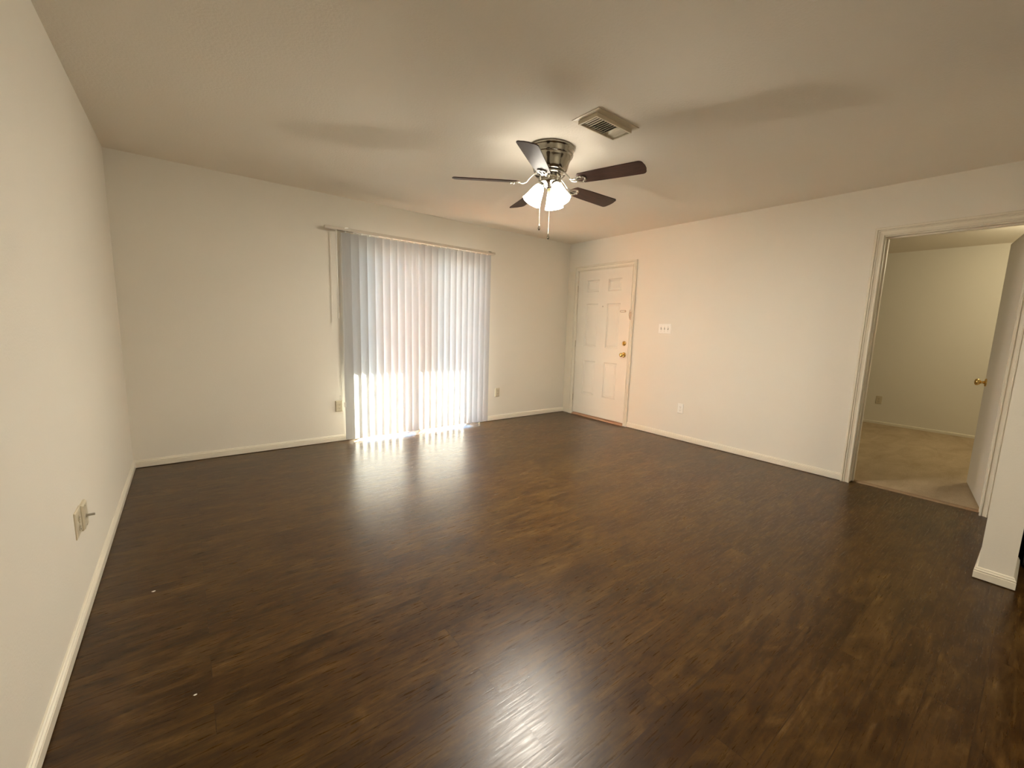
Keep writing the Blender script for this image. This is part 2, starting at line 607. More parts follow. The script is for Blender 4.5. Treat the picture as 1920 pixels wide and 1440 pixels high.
# sliding patio door
w1 = empty('window_1', ((SL_X0 + SL_X1) / 2, YB + 0.10, 0))
tag(w1, 'sliding glass patio door hidden behind the vertical blinds', 'patio door', kind='structure')
o = w1.location
b = NB()
box(b, SL_X0, SL_X0 + 0.045, YB + 0.05, YB + EXT, 0.03, SL_Z, off=o)
box(b, SL_X1 - 0.045, SL_X1, YB + 0.05, YB + EXT, 0.03, SL_Z, off=o)
box(b, SL_X0 + 0.045, SL_X1 - 0.045, YB + 0.05, YB + EXT, SL_Z - 0.045, SL_Z, off=o)
box(b, SL_X0, SL_X1, YB + 0.05, YB + EXT, -0.02, 0.03, off=o)
mesh_object('window_frame', b, M['alu'], w1)
mid = (SL_X0 + SL_X1) / 2
for k, (x0, x1, y) in enumerate(((SL_X0 + 0.045, mid, YB + 0.125), (mid - 0.055, SL_X1 - 0.045, YB + 0.08))):
    b = NB()
    for (a0, a1, z0, z1) in ((x0, x0 + (0.09 if k else 0.03), 0.03, SL_Z - 0.045), (x1 - (0.03 if k else 0.085), x1, 0.03, SL_Z - 0.045),
                             (x0 + (0.09 if k else 0.03), x1 - (0.03 if k else 0.11), 0.03, 0.06), (x0 + (0.09 if k else 0.03), x1 - (0.03 if k else 0.11), SL_Z - 0.09, SL_Z - 0.045)):
        box(b, a0, a1, y - 0.015, y + 0.015, z0, z1, off=o)
    sash = mesh_object('sash', b, M['alu'], w1)
    b = NB(); box(b, x0 + 0.02, x1 - 0.02, y - 0.002, y + 0.002, 0.05, SL_Z - 0.085, off=o)
    mesh_object('pane', b, M['glass'], sash)

# ---------------------------------------------------------------- vertical blind
blind = empty('vertical_blind', (2.06, YS, 0))
tag(blind, 'closed white vertical blinds hanging over the bright patio door', 'blinds')
ob = blind.location
b = NB(); box(b, 1.088, 3.036, YS - 0.022, YS + 0.022, 2.103, 2.131, off=ob, bevel=0.003)
head = mesh_object('headrail', b, M['rail'], blind)
for x in (1.285, 2.955):
    b = NB()
    box(b, x - 0.018, x + 0.018, YS - 0.026, YB, 2.131, 2.1345, off=ob)
    box(b, x - 0.018, x + 0.018, YS - 0.026, YS - 0.0225, 2.122, 2.131, off=ob)
    mesh_object('mounting_clip', b, M['steel'], head)
SW, PITCH = 0.089, 0.0787
rnd = random.Random(4)
NSL = 22
for i in range(NSL):
    cx = 1.238 + PITCH * i + 0.043
    ang = math.radians(-25 + rnd.uniform(-2.0, 2.0))     # right edge turned towards the room
    zb = 0.030 + rnd.uniform(-0.003, 0.003)
    zt = 2.088
    bm = NB()
    cols = []
    n = 8
    for k in range(n + 1):
        u = (k / n - 0.5) * SW
        sag = 0.0065 * (1 - (2 * u / SW) ** 2)
        px = u * math.cos(ang) + sag * math.sin(ang)
        py = -u * math.sin(ang) * -1 - sag * math.cos(ang)
        cols.append([bm.verts.new((cx - ob.x + px, py, z)) for z in (zb, 0.7, 1.4, zt)])
    for k in range(n):
        for q in range(3):
            bm.faces.new((cols[k][q], cols[k + 1][q], cols[k + 1][q + 1], cols[k][q + 1]))
    sl = mesh_object('slat', bm, M['slat'], blind, smooth=True, recalc=False)
    bm = NB()
    box(bm, cx - 0.006, cx + 0.006, YS - 0.004, YS + 0.004, 2.076, 2.104, off=ob)
    mesh_object('carrier_clip', bm, M['plate_white'], sl)
b = NB(); tube(b, [(1.189 - ob.x, -0.018, 2.105), (1.190 - ob.x, -0.020, 1.7), (1.190 - ob.x, -0.020, 1.30)], 0.0055, 8)
lathe(b, [(0.0045, 0), (0.007, 0.01), (0.007, 0.05), (0.004, 0.06)], center=(1.190 - ob.x, -0.020, 1.262), seg=10)
mesh_object('tilt_wand', b, M['wand'], blind, smooth=True)
b = NB()
for dx in (0.0, 0.012):
    tube(b, [(1.232 - ob.x + dx, 0.006, 2.105), (1.232 - ob.x + dx, 0.008, 1.2), (1.238 - ob.x + dx * 0.2, 0.008, 0.42)], 0.0013, 6)
lathe(b, [(0.002, 0), (0.008, 0.01), (0.009, 0.05), (0.003, 0.065)], center=(1.2385 - ob.x, 0.008, 0.36), seg=10)
mesh_object('pull_cord', b, M['wand'], blind)

# ---------------------------------------------------------------- casings and doors
CP = [(0, 0), (0, 0.010), (0.004, 0.015), (0.011, 0.015), (0.013, 0.008), (0.017, 0.008), (0.034, 0.012), (0.036, 0.018), (0.040, 0.018), (0.042, 0.0125), (0.046, 0.0125), (0.048, 0.0205), (0.060, 0.0215), (0.063, 0.018), (0.063, 0)]


def casing(bm, y0, y1, zt, x, sgn, prof=CP, zb=0.0, off=(0, 0, 0), wl=1.0):
    """U-shaped mitred casing in the plane X=x around an opening y0..y1, thickness growing along sgn"""
    stations = [lambda w: (y0 - w, zb), lambda w: (y0 - w, zt + w), lambda w: (y1 + w * wl, zt + w), lambda w: (y1 + w * wl, zb)]
    rings = []
    for st in stations:
        ring = []
        for (w, t) in prof:
            yy, zz = st(w)
            ring.append(bm.verts.new((x + sgn * t - off[0], yy - off[1], zz - off[2])))
        rings.append(ring)
    n = len(prof)
    for k in range(3):
        for i in range(n):
            j = (i + 1) % n
            bm.faces.new((rings[k][i], rings[k][j], rings[k + 1][j], rings[k + 1][i]))
    bm.faces.new(rings[0])
    bm.faces.new(rings[-1])


# entry door casing
b = NB()
casing(b, DOOR_Y0 - 0.002, DOOR_Y1 + 0.002, 2.046, XR, -1)
box(b, XR - 0.010, XR, DOOR_Y1 + 0.066, YB - 0.001, 0, 2.046)
t1 = mesh_object('trim_1', b, M['trim'])
tag(t1, 'white casing around the entry door in the corner', 'door casing', kind='structure')
b = NB()
box(b, XR + 0.001, XO, DOOR_Y0 - 0.019, DOOR_Y0 - 0.003, 0, 2.05)
box(b, XR + 0.001, XO, DOOR_Y1 + 0.003, DOOR_Y1 + 0.019, 0, 2.05)
box(b, XR + 0.001, XO, DOOR_Y0 - 0.003, DOOR_Y1 + 0.003, 2.037, 2.054)
mesh_object('jamb', b, M['trim'], t1)
# swing-bar guard on the casing
b = NB()
box(b, XR - 0.0215, XR - 0.0165, DOOR_Y0 - 0.030, DOOR_Y0 - 0.008, 1.375, 1.475, bevel=0.001)
tube(b, [(XR - 0.026, DOOR_Y0 - 0.012, 1.39), (XR - 0.036, DOOR_Y0 - 0.010, 1.44), (XR - 0.030, DOOR_Y0 - 0.018, 1.50)], 0.004, 8)
for z in (1.39, 1.41, 1.44, 1.46):
    lathe(b, [(0.005, 0), (0.005, 0.003)], center=(XR - 0.0215, DOOR_Y0 - 0.019, z), axis=(-1, 0, 0), seg=10)
mesh_object('guard_bar', b, M['steel'], t1)
b = NB()
prism(b, [(XR - 0.016, 0), (XR - 0.013, 0.012), (XR + 0.02, 0.026), (XO, 0.026), (XO, 0)],
      lambda u, v: (u, DOOR_Y0 - 0.002, v), lambda u, v: (u, DOOR_Y1 + 0.002, v))
t3 = mesh_object('trim_2', b, plain('oak_threshold', (0.42, 0.25, 0.15), 0.4, var=0.08))
tag(t3, 'worn wooden threshold strip under the entry door', 'threshold', kind='structure')

# entry door: six raised panels
d1 = empty('door_1', (XR, (DOOR_Y0 + DOOR_Y1) / 2, 0))
tag(d1, 'white six-panel entry door with brass knob and deadbolt', 'door', kind='structure')
od = d1.location
FX = XR + 0.004                 # face of the slab


def panel_slab(name, parent, off, y0, y1, z0, z1, ys, zs, face_x, thick, sgn, mat):
    """slab whose visible face looks along -sgn X; ys/zs list the panel column and row spans"""
    bm = NB()
    yl = sorted({y0, y1, *[v for p in ys for v in p]})
    zl = sorted({z0, z1, *[v for p in zs for v in p]})
    grid = [[bm.verts.new((face_x - off[0], y - off[1], z - off[2])) for z in zl] for y in yl]
    pf = []
    for i in range(len(yl) - 1):
        for j in range(len(zl) - 1):
            f = bm.faces.new((grid[i][j], grid[i + 1][j], grid[i + 1][j + 1], grid[i][j + 1]))
            if (yl[i], yl[i + 1]) in ys and (zl[j], zl[j + 1]) in zs:
                pf.append(f)
    ext = bmesh.ops.extrude_face_region(bm, geom=list(bm.faces))
    back = [v for v in ext['geom'] if isinstance(v, bmesh.types.BMVert)]
    for v in back:
        v.co.x += sgn * thick
    # sink a moulding around each panel, then raise the field again
    for f in pf:
        for (ins, dep) in ((0.004, 0.0), (0.010, 0.011), (0.005, 0.0), (0.022, -0.008)):
            r = bmesh.ops.inset_region(bm, faces=[f], thickness=ins, depth=0.0, use_even_offset=True)
            for v in f.verts:
                v.co.x += sgn * dep
    return mesh_object(name, bm, mat, parent)


panel_slab('door_slab', d1, od, DOOR_Y0, DOOR_Y1, 0.033, 2.035,
           [(3.552, 3.782), (3.932, 4.162)], [(0.318, 0.808), (0.992, 1.592), (1.744, 1.912)], FX, 0.044, 1, M['door'])


def knob(parent, off, p, n, name='door_knob', big=1.0):
    bm = NB()
    lathe(bm, [(0.0, 0.0), (0.033, 0.0), (0.034, 0.004), (0.030, 0.009), (0.016, 0.012)], center=Vector(p) - Vector(off), axis=n, seg=28)
    rose = bm
    k = mesh_object(name, rose, M['brass'], parent, smooth=True)
    bm = NB()
    lathe(bm, [(0.012, 0.010), (0.0105, 0.024), (0.012, 0.032), (0.021, 0.038), (0.0265, 0.047), (0.0275, 0.056), (0.024, 0.064), (0.012, 0.069), (0.0, 0.070)],
          center=Vector(p) - Vector(off), axis=n, seg=28)
    mesh_object('knob_grip', bm, M['brass'], k, smooth=True)
    return k


knob(d1, od, (FX, 3.452, 0.927), (-1, 0, 0))
b = NB()
lathe(b, [(0.0, 0.0), (0.030, 0.0), (0.031, 0.006), (0.026, 0.012), (0.014, 0.014), (0.0, 0.014)], center=Vector((FX, 3.455, 1.074)) - od, axis=(-1, 0, 0), seg=28)
db = mesh_object('deadbolt', b, M['brass'], d1, smooth=True)
b = NB(); box(b, FX - 0.034, FX - 0.013, 3.450, 3.460, 1.052, 1.090, off=od, bevel=0.003)
mesh_object('thumb_turn', b, M['brass'], db)
b = NB(); lathe(b, [(0.0, 0.0), (0.008, 0.0), (0.008, 0.003), (0.005, 0.004), (0.0, 0.003)], center=Vector((FX, 3.852, 1.550)) - od, axis=(-1, 0, 0), seg=18)
mesh_object('peephole', b, M['steel'], d1)
# guard keeper: small rounded plate
b = NB()
pts = []
for s, c0 in ((1, 0.033), (-1, -0.033)):
    for k in range(9):
        a = -PI / 2 + PI * k / 8
        pts.append((s * (abs(c0) + 0.014 * math.cos(a)), s * 0.014 * math.sin(a)))
prism(b, pts, lambda u, v: Vector((FX, 3.510 + u, 1.483 + v)) - od, lambda u, v: Vector((FX - 0.006, 3.510 + u * 0.96, 1.483 + v * 0.92)) - od)
gk = mesh_object('guard_keeper', b, M['steel'], d1)
b = NB(); box(b, FX - 0.010, FX - 0.004, 3.480, 3.540, 1.479, 1.487, off=od, bevel=0.001)
mesh_object('keeper_bar', b, M['plate_white'], gk)
for z in (0.25, 1.03, 1.80):
    b = NB()
    tube(b, [Vector((XR - 0.006, DOOR_Y1 + 0.001, z - 0.045)) - od, Vector((XR - 0.006, DOOR_Y1 + 0.001, z + 0.045)) - od], 0.006, 10)
    mesh_object('hinge', b, M['screw'], d1)

# bedroom doorway casing and jamb
b = NB()
casing(b, DW_Y0 + 0.005, DW_Y1 + 0.005, DW_Z + 0.008, XR, -1)
t2 = mesh_object('trim_3', b, M['trim'])
tag(t2, 'white moulded casing framing the open bedroom doorway', 'door casing', kind='structure')
b = NB()
casing(b, DW_Y0 + 0.005, DW_Y1 + 0.005, DW_Z + 0.008, XO, 1, zb=0.011)
mesh_object('bedroom_casing', b, M['trim'], t2)
b = NB()
box(b, XR, XO, DW_Y1, DW_Y1 + 0.014, 0.0105, DW_Z)
box(b, XR, XO, DW_Y0 - 0.014, DW_Y0, 0.0105, DW_Z)
box(b, XR, XO, DW_Y0 - 0.014, DW_Y1 + 0.014, DW_Z, DW_Z + 0.014)
mesh_object('jamb', b, M['trim'], t2)
b = NB()
box(b, XR + 0.045, XR + 0.075, DW_Y1 - 0.011, DW_Y1, 0.011, DW_Z)
box(b, XR + 0.045, XR + 0.075, DW_Y0, DW_Y0 + 0.011, 0.011, DW_Z)
box(b, XR + 0.045, XR + 0.075, DW_Y0 + 0.011, DW_Y1 - 0.011, DW_Z - 0.011, DW_Z)
mesh_object('door_stop', b, M['trim'], t2)
b = NB(); box(b, XR + 0.083, XR + 0.110, DW_Y1 - 0.0015, DW_Y1, 0.87, 0.94)
mesh_object('strike_plate', b, M['brass'], t2)
b = NB()
prism(b, [(XR + 0.058, 0.0), (XR + 0.064, 0.008), (XR + 0.080, 0.0125), (XR + 0.094, 0.0125), (XR + 0.096, 0.0)],
      lambda u, v: (u, DW_Y0 + 0.001, v), lambda u, v: (u, DW_Y1 - 0.001, v))
t4 = mesh_object('trim_4', b, plain('carpet_strip', (0.30, 0.20, 0.11), 0.6, var=0.12, vscale=30))
tag(t4, 'narrow brown strip where carpet meets laminate in the doorway', 'transition strip', kind='structure')

# open bedroom door
la, lb = Vector((4.552, 0.196, 0)), Vector((5.343, 0.337, 0))
dang = math.atan2(lb.y - la.y, lb.x - la.x)
d2 = empty('door_2', (la.x, la.y, 0.02), dang)
tag(d2, 'white bedroom door standing open into the carpeted room', 'door', kind='structure')
LW = 0.765
# local: x along the leaf, y=0 is the visible face, thickness towards -y
bm = NB()
box(bm, 0.0, LW, -0.035, 0.0, 0.0, 2.015, bevel=0.0015)
leaf = mesh_object('door_slab', bm, M['door'], d2)
for s, n in ((0.0, (0, 1, 0)), (-0.035, (0, -1, 0))):
    knob(d2, (0, 0, 0), (LW - 0.062, s, 0.885), n)
b = NB(); box(b, LW, LW + 0.0015, -0.030, -0.005, 0.855, 0.915)
mesh_object('latch', b, M['brass'], d2)
for z in (0.2, 1.0, 1.8):
    b = NB(); tube(b, [(0.0, -0.042, z - 0.045), (0.0, -0.042, z + 0.045)], 0.006, 10)
    mesh_object('hinge', b, M['brass'], d2)


# ---------------------------------------------------------------- wall plates
def frame_for(n):
    """axes (right, up, out) for a plate on a wall whose outward normal is n"""
    n = Vector(n)
    up = Vector((0, 0, 1))
    return up.cross(n), up, n


class Plate:
    def __init__(self, name, p, n, w, h, t, label, cat, mat, group=None):
        self.o = empty(name, p)
        tag(self.o, label, cat, group)
        self.r, self.u, self.n = frame_for(n)
        bm = NB()
        pts = [(-w / 2, -h / 2), (w / 2, -h / 2), (w / 2, h / 2), (-w / 2, h / 2)]
        bev = min(0.006, t)
        a = [bm.verts.new(self.P(x, y, 0)) for x, y in pts]
        c = [bm.verts.new(self.P(x, y, t * 0.55)) for x, y in pts]
        d = [bm.verts.new(self.P(x - math.copysign(bev, x), y - math.copysign(bev, y), t)) for x, y in pts]
        for q0, q1 in ((a, c), (c, d)):
            for i in range(4):
                j = (i + 1) % 4
                bm.faces.new((q0[i], q0[j], q1[j], q1[i]))
        bm.faces.new(a)
        bm.faces.new(d)
        self.t = t
        self.plate = mesh_object('cover_plate', bm, mat, self.o)

    def P(self, x, y, z):
        return self.r * x + self.u * y + self.n * z

    def blk(self, bm, x0, x1, y0, y1, z0, z1):
        vs = [bm.verts.new(self.P(x, y, z)) for x in (x0, x1) for y in (y0, y1) for z in (z0, z1)]
        for f in [(0, 1, 3, 2), (4, 6, 7, 5), (0, 4, 5, 1), (2, 3, 7, 6), (0, 2, 6, 4), (1, 5, 7, 3)]:
            bm.faces.new([vs[i] for i in f])

    def screw(self, x, y):
        bm = NB()
        lathe(bm, [(0.0035, 0), (0.003, 0.0012), (0.0, 0.0014)], center=self.P(x, y, self.t), axis=self.n, seg=10)
        mesh_object('screw', bm, M['screw'], self.o)

    def receptacle(self, y, mat):
        bm = NB()
        pts = []
        for k in range(20):
            a = 2 * PI * k / 20
            pts.append((0.0165 * math.cos(a), max(-0.0135, min(0.0135, 0.0165 * math.sin(a)))))
        prism(bm, pts, lambda u, v: self.P(u, y + v, self.t - 0.001), lambda u, v: self.P(u * 0.97, y + v * 0.97, self.t + 0.0025))
        rc = mesh_object('receptacle', bm, mat, self.o)
        for (x0, x1, y1) in ((-0.0075, -0.0053, 0.006), (0.0053, 0.0075, 0.005)):
            bm = NB()
            self.blk(bm, x0, x1, y - 0.003, y + y1, self.t + 0.002, self.t + 0.0030)
            mesh_object('slot', bm, M['slot'], rc)
        bm = NB()
        lathe(bm, [(0.0026, 0.002), (0.0026, 0.003)], center=self.P(0, y - 0.0085, self.t), axis=self.n, seg=10)
        mesh_object('slot', bm, M['slot'], rc)


def duplex(p, n, label, mat, t=0.006, w=0.070, h=0.114):
    pl = Plate('wall_outlet', p, n, w, h, t, label, 'outlet', mat)
    pl.receptacle(0.0195, mat)
    pl.receptacle(-0.0195, mat)
    pl.screw(0, 0)
    return pl


duplex((XR, 2.592, 0.370), (-1, 0, 0), 'ivory duplex outlet on the right wall below the light switches', M['plate_white'], t=0.007)
duplex((1.198, YB, 0.370), (0, -1, 0), 'ivory duplex outlet on the far wall just left of the blinds', M['plate'], t=0.014)
duplex((BX, 1.497, 0.360), (-1, 0, 0), 'shaded duplex outlet low on the bedroom wall', M['plate'])
pl = Plate('wall_outlet', (3.188, YB, 0.374), (0, -1, 0), 0.070, 0.114, 0.014, 'ivory outlet with square insert on the far wall right of the blinds', 'outlet', M['plate'])
bm = NB(); pl.blk(bm, -0.0168, 0.0168, -0.0335, 0.0335, 0.012, 0.0165)
ins = mesh_object('insert', bm, M['plate'], pl.o)
for s in (-1, 1):
    for x0, x1 in ((-0.0075, -0.0053), (0.0053, 0.0075)):
        bm = NB()
        pl.blk(bm, x0, x1, s * 0.018 - 0.003, s * 0.018 + 0.006, 0.0162, 0.0172)
        mesh_object('slot', bm, M['slot'], ins)
for y in (0.047, -0.047):
    pl.screw(0, y)

# triple light switch
pl = Plate('light_switch', (XR, 2.879, 1.274), (-1, 0, 0), 0.163, 0.114, 0.007, 'white three-gang light switch plate right of the entry door', 'light switch', M['plate_white'])
for k, up in ((-1, False), (0, False), (1, True)):
    # frame_for(-X) has "right" pointing to -Y, the photo's right
    x = k * 0.046
    bm = NB(); pl.blk(bm, x - 0.0055, x + 0.0055, -0.0125, 0.0125, 0.0065, 0.0078)
    slot = mesh_object('toggle_slot', bm, M['slot'], pl.o)
    bm = NB()
    s = 1 if up else -1
    vs0 = [(x - 0.0045, -0.005), (x + 0.0045, -0.005), (x + 0.0045, 0.005), (x - 0.0045, 0.005)]
    a = [bm.verts.new(pl.P(u, v - s * 0.001, 0.0065)) for u, v in vs0]
    c = [bm.verts.new(pl.P(x + (u - x) * 0.75, v * 0.7 + s * 0.008, 0.019)) for u, v in vs0]
    for i in range(4):
        j = (i + 1) % 4
        bm.faces.new((a[i], a[j], c[j], c[i]))
    bm.faces.new(a); bm.faces.new(c)
    mesh_object('toggle', bm, M['plate_white'], pl.o)
    for y in (0.030, -0.030):
        pl.screw(x, y)

# two plates side by side on the left wall
pl = Plate('wall_outlet', (XL, 2.387, 0.388), (1, 0, 0), 0.104, 0.110, 0.006, 'cream outlet plate on the left wall, nearer one of the touching pair', 'outlet', M['plate'])
pl.receptacle(0.0195, M['plate'])
pl.receptacle(-0.0195, M['plate'])
pl.screw(0, 0)
bm = NB(); pl.blk(bm, 0.020, 0.026, -0.040, -0.020, 0.0055, 0.0068)
mesh_object('slot', bm, M['slot'], pl.o)
pl = Plate('cable_jack', (XL, 2.486, 0.382), (1, 0, 0), 0.086, 0.110, 0.013, 'cream cable jack plate with a stub sticking out, farther of the touching pair', 'cable jack', M['plate'])
bm = NB()
lathe(bm, [(0.0075, 0.0), (0.0075, 0.004), (0.0048, 0.0045), (0.0048, 0.028), (0.003, 0.029)], center=pl.P(-0.004, -0.002, 0.012), axis=pl.n, seg=12)
mesh_object('coax_stub', bm, M['steel'], pl.o, smooth=False)
for y in (0.042, -0.042):
    pl.screw(-0.004, y)

# ---------------------------------------------------------------- ceiling air register
VX0, VX1, VY0, VY1 = 1.840, 2.200, 1.715, 1.922
vent = empty('ceiling_vent', ((VX0 + VX1) / 2, (VY0 + VY1) / 2, H))
tag(vent, 'beige metal air register on the ceiling beside the fan', 'air vent')
ov = vent.location
b = NB()
IX0, IX1, IY0, IY1 = VX0 + 0.022, VX1 - 0.030, VY0 + 0.032, VY1 - 0.034
ZI = H - 0.030
# outer flange: sloping ring
outer = [(VX0, VY0), (VX1, VY0), (VX1, VY1), (VX0, VY1)]
inner = [(IX0, IY0), (IX1, IY0), (IX1, IY1), (IX0, IY1)]
rings = []
for pts, z in ((outer, H - 0.0005), (outer, H - 0.004), (inner, H - 0.008), (inner, ZI)):
    rings.append([b.verts.new((x - ov.x, y - ov.y, z - ov.z)) for x, y in pts])
lip = [(IX0 + 0.010, IY0 + 0.008), (IX1 - 0.010, IY0 + 0.008), (IX1 - 0.010, IY1 - 0.008), (IX0 + 0.010, IY1 - 0.008)]
rings.append([b.verts.new((x - ov.x, y - ov.y, ZI - ov.z)) for x, y in lip])
rings.append([b.verts.new((x - ov.x, y - ov.y, H - 0.004 - ov.z)) for x, y in lip])
for k in range(len(rings) - 1):
    for i in range(4):
        j = (i + 1) % 4
        b.faces.new((rings[k][i], rings[k][j], rings[k + 1][j], rings[k + 1][i]))
frame = mesh_object('vent_frame', b, M['vent'], vent)
b = NB(); box(b, IX0 + 0.004, IX1 - 0.004, IY0 + 0.004, IY1 - 0.004, H - 0.004, H - 0.001, off=ov)
mesh_object('duct_opening', b, M['duct'], vent)
NV = 13
for k in range(NV):
    x = IX0 + 0.042 + (IX1 - IX0 - 0.060) * k / (NV - 1)
    tilt = math.radians(60 if k < 3 else (44 if k < 9 else -40))
    b = NB()
    prev = None
    for q in range(5):
        u = (q / 4 - 0.5) * 0.030
        cu = 0.004 * (1 - (u / 0.015) ** 2)
        px = u * math.sin(tilt) + cu * math.cos(tilt)
        pz = u * math.cos(tilt) - cu * math.sin(tilt)
        cur = [b.verts.new((x + px - ov.x, y - ov.y, ZI + 0.014 + pz * 0.72 - ov.z)) for y in (IY0 + 0.008, IY1 - 0.008)]
        if prev:
            b.faces.new((prev[0], prev[1], cur[1], cur[0]))
        prev = cur
    ext = bmesh.ops.extrude_face_region(b, geom=list(b.faces))
    for v in [v for v in ext['geom'] if isinstance(v, bmesh.types.BMVert)]:
        v.co.x += 0.0010
    mesh_object('louver', b, M['vent'], vent)

# ---------------------------------------------------------------- ceiling fan
FC = Vector((2.016, 2.296, H))
fan = empty('ceiling_fan', FC)
tag(fan, 'low ceiling fan with five dark blades and lit glass shades', 'ceiling fan')
b = NB()
lathe(b, [(0.0, 0.0), (0.150, 0.0), (0.160, -0.004), (0.162, -0.012), (0.156, -0.018), (0.152, -0.021), (0.154, -0.046), (0.149, -0.054),
          (0.1475, -0.058), (0.143, -0.058), (0.1435, -0.064), (0.136, -0.076), (0.127, -0.098), (0.119, -0.128), (0.111, -0.150), (0.100, -0.156), (0.0, -0.156)], seg=64)
mesh_object('motor_housing', b, M['chrome'], fan, smooth=True)
b = NB()
lathe(b, [(0.0, -0.158), (0.090, -0.158), (0.104, -0.161), (0.106, -0.168), (0.098, -0.174), (0.0, -0.174)], seg=56)
mesh_object('flywheel', b, M['chrome'], fan, smooth=True)
b = NB()
lathe(b, [(0.0, -0.175), (0.072, -0.175), (0.078, -0.180), (0.076, -0.216), (0.069, -0.226), (0.050, -0.240), (0.036, -0.252), (0.022, -0.262), (0.0, -0.266)], seg=48)
sh = mesh_object('switch_housing', b, M['chrome'], fan, smooth=True)
b = NB()
lathe(b, [(0.0, -0.266), (0.010, -0.266), (0.014, -0.273), (0.008, -0.282), (0.011, -0.290), (0.004, -0.300), (0.0, -0.302)], seg=16)
mesh_object('finial', b, M['brass'], sh, smooth=True)

ZBL = -0.222
PHI0 = 8.81424518
R0, R1 = 0.205, 0.655
BP = math.radians(13.0)


def blade_outline():
    pts = []
    w0, w1 = 0.052, 0.066
    rr = 0.028
    # root end: gently rounded, tip: big radius corners
    for k in range(7):
        a = PI + (-PI / 2) * k / 6 - PI / 2
        pts.append(None)
    pts = []
    for k in range(9):      # root arc from -w0 to +w0
        t = -1 + 2 * k / 8
        pts.append((R0 + 0.022 * (abs(t) ** 2.2), -t * w0 * -1))
    pts = [(x, y) for x, y in pts]
    top = []
    for k in range(8):      # tip corner upper
        a = PI / 2 - (PI / 2) * k / 7
        top.append((R1 - rr + rr * math.cos(a), w1 - rr + rr * math.sin(a)))
    low = [(x, -y) for x, y in reversed(top)]
    mid = [(R1 + 0.006, y) for y in (0.015, -0.015)]
    return pts + [(0.36, 0.060)] + top + mid + low + [(0.36, -0.060)]


def blade_mesh():
    bm = NB()
    poly = blade_outline()
    prism(bm, poly, lambda u, v: (u, v, -0.003), lambda u, v: (u, v, 0.003))
    return bm


def iron_mesh():
    """bracket: two-strand arm from the flywheel dropping to a flat plate with a teardrop hole under the blade root"""
    bm = NB()
    for sg in (1, -1):
        tube(bm, [(0.084, sg * 0.006, 0.056), (0.112, sg * 0.008, 0.050), (0.138, sg * 0.010, 0.026), (0.160, sg * 0.011, -0.002),
                  (0.182, sg * 0.013, -0.010), (0.200, sg * 0.016, -0.0095)], 0.0045, 8)
    n = 28
    rings = []
    for (ra, rb, z) in ((0.040, 0.034, -0.0110), (0.040, 0.034, -0.0035), (0.029, 0.022, -0.0035), (0.029, 0.022, -0.0110)):
        ring = []
        for k in range(n):
            a = 2 * PI * k / n
            ring.append(bm.verts.new((0.232 + ra * math.cos(a), rb * math.sin(a) * (1.0 + 0.25 * math.cos(a)), z)))
        rings.append(ring)
    for q in range(4):
        for k in range(n):
            j = (k + 1) % n
            bm.faces.new((rings[q][k], rings[q][j], rings[(q + 1) % 4][j], rings[(q + 1) % 4][k]))
    box(bm, 0.196, 0.250, -0.004, 0.004, -0.0105, -0.0035)
    for (x, y) in ((0.246, 0.028), (0.246, -0.028), (0.268, 0.0)):
        lathe(bm, [(0.006, 0), (0.005, -0.005), (0, -0.006)], center=(x, y, -0.0105), seg=10)
    return bm


blade0 = iron0 = None
for k in range(5):
    ph = PHI0 + k * 2 * PI / 5
    if blade0 is None:
        blade0 = mesh_object('blade', blade_mesh(), M['blade'], fan)
        md = blade0.modifiers.new('soft_edge', 'BEVEL')
        md.width = 0.0015
        md.segments = 2
        iron0 = mesh_object('blade_iron', iron_mesh(), M['iron'], blade0)
        bl = blade0
    else:
        bl = blade0.copy()
        COL.objects.link(bl)
        ir = iron0.copy()
        COL.objects.link(ir)
        ir.parent = bl
    bl.location = (0, 0, ZBL)
    # local +Y (counter-clockwise edge) goes down
    bl.rotation_euler = (Matrix.Rotation(ph, 3, 'Z') @ Matrix.Rotation(-BP, 3, 'X')).to_euler()

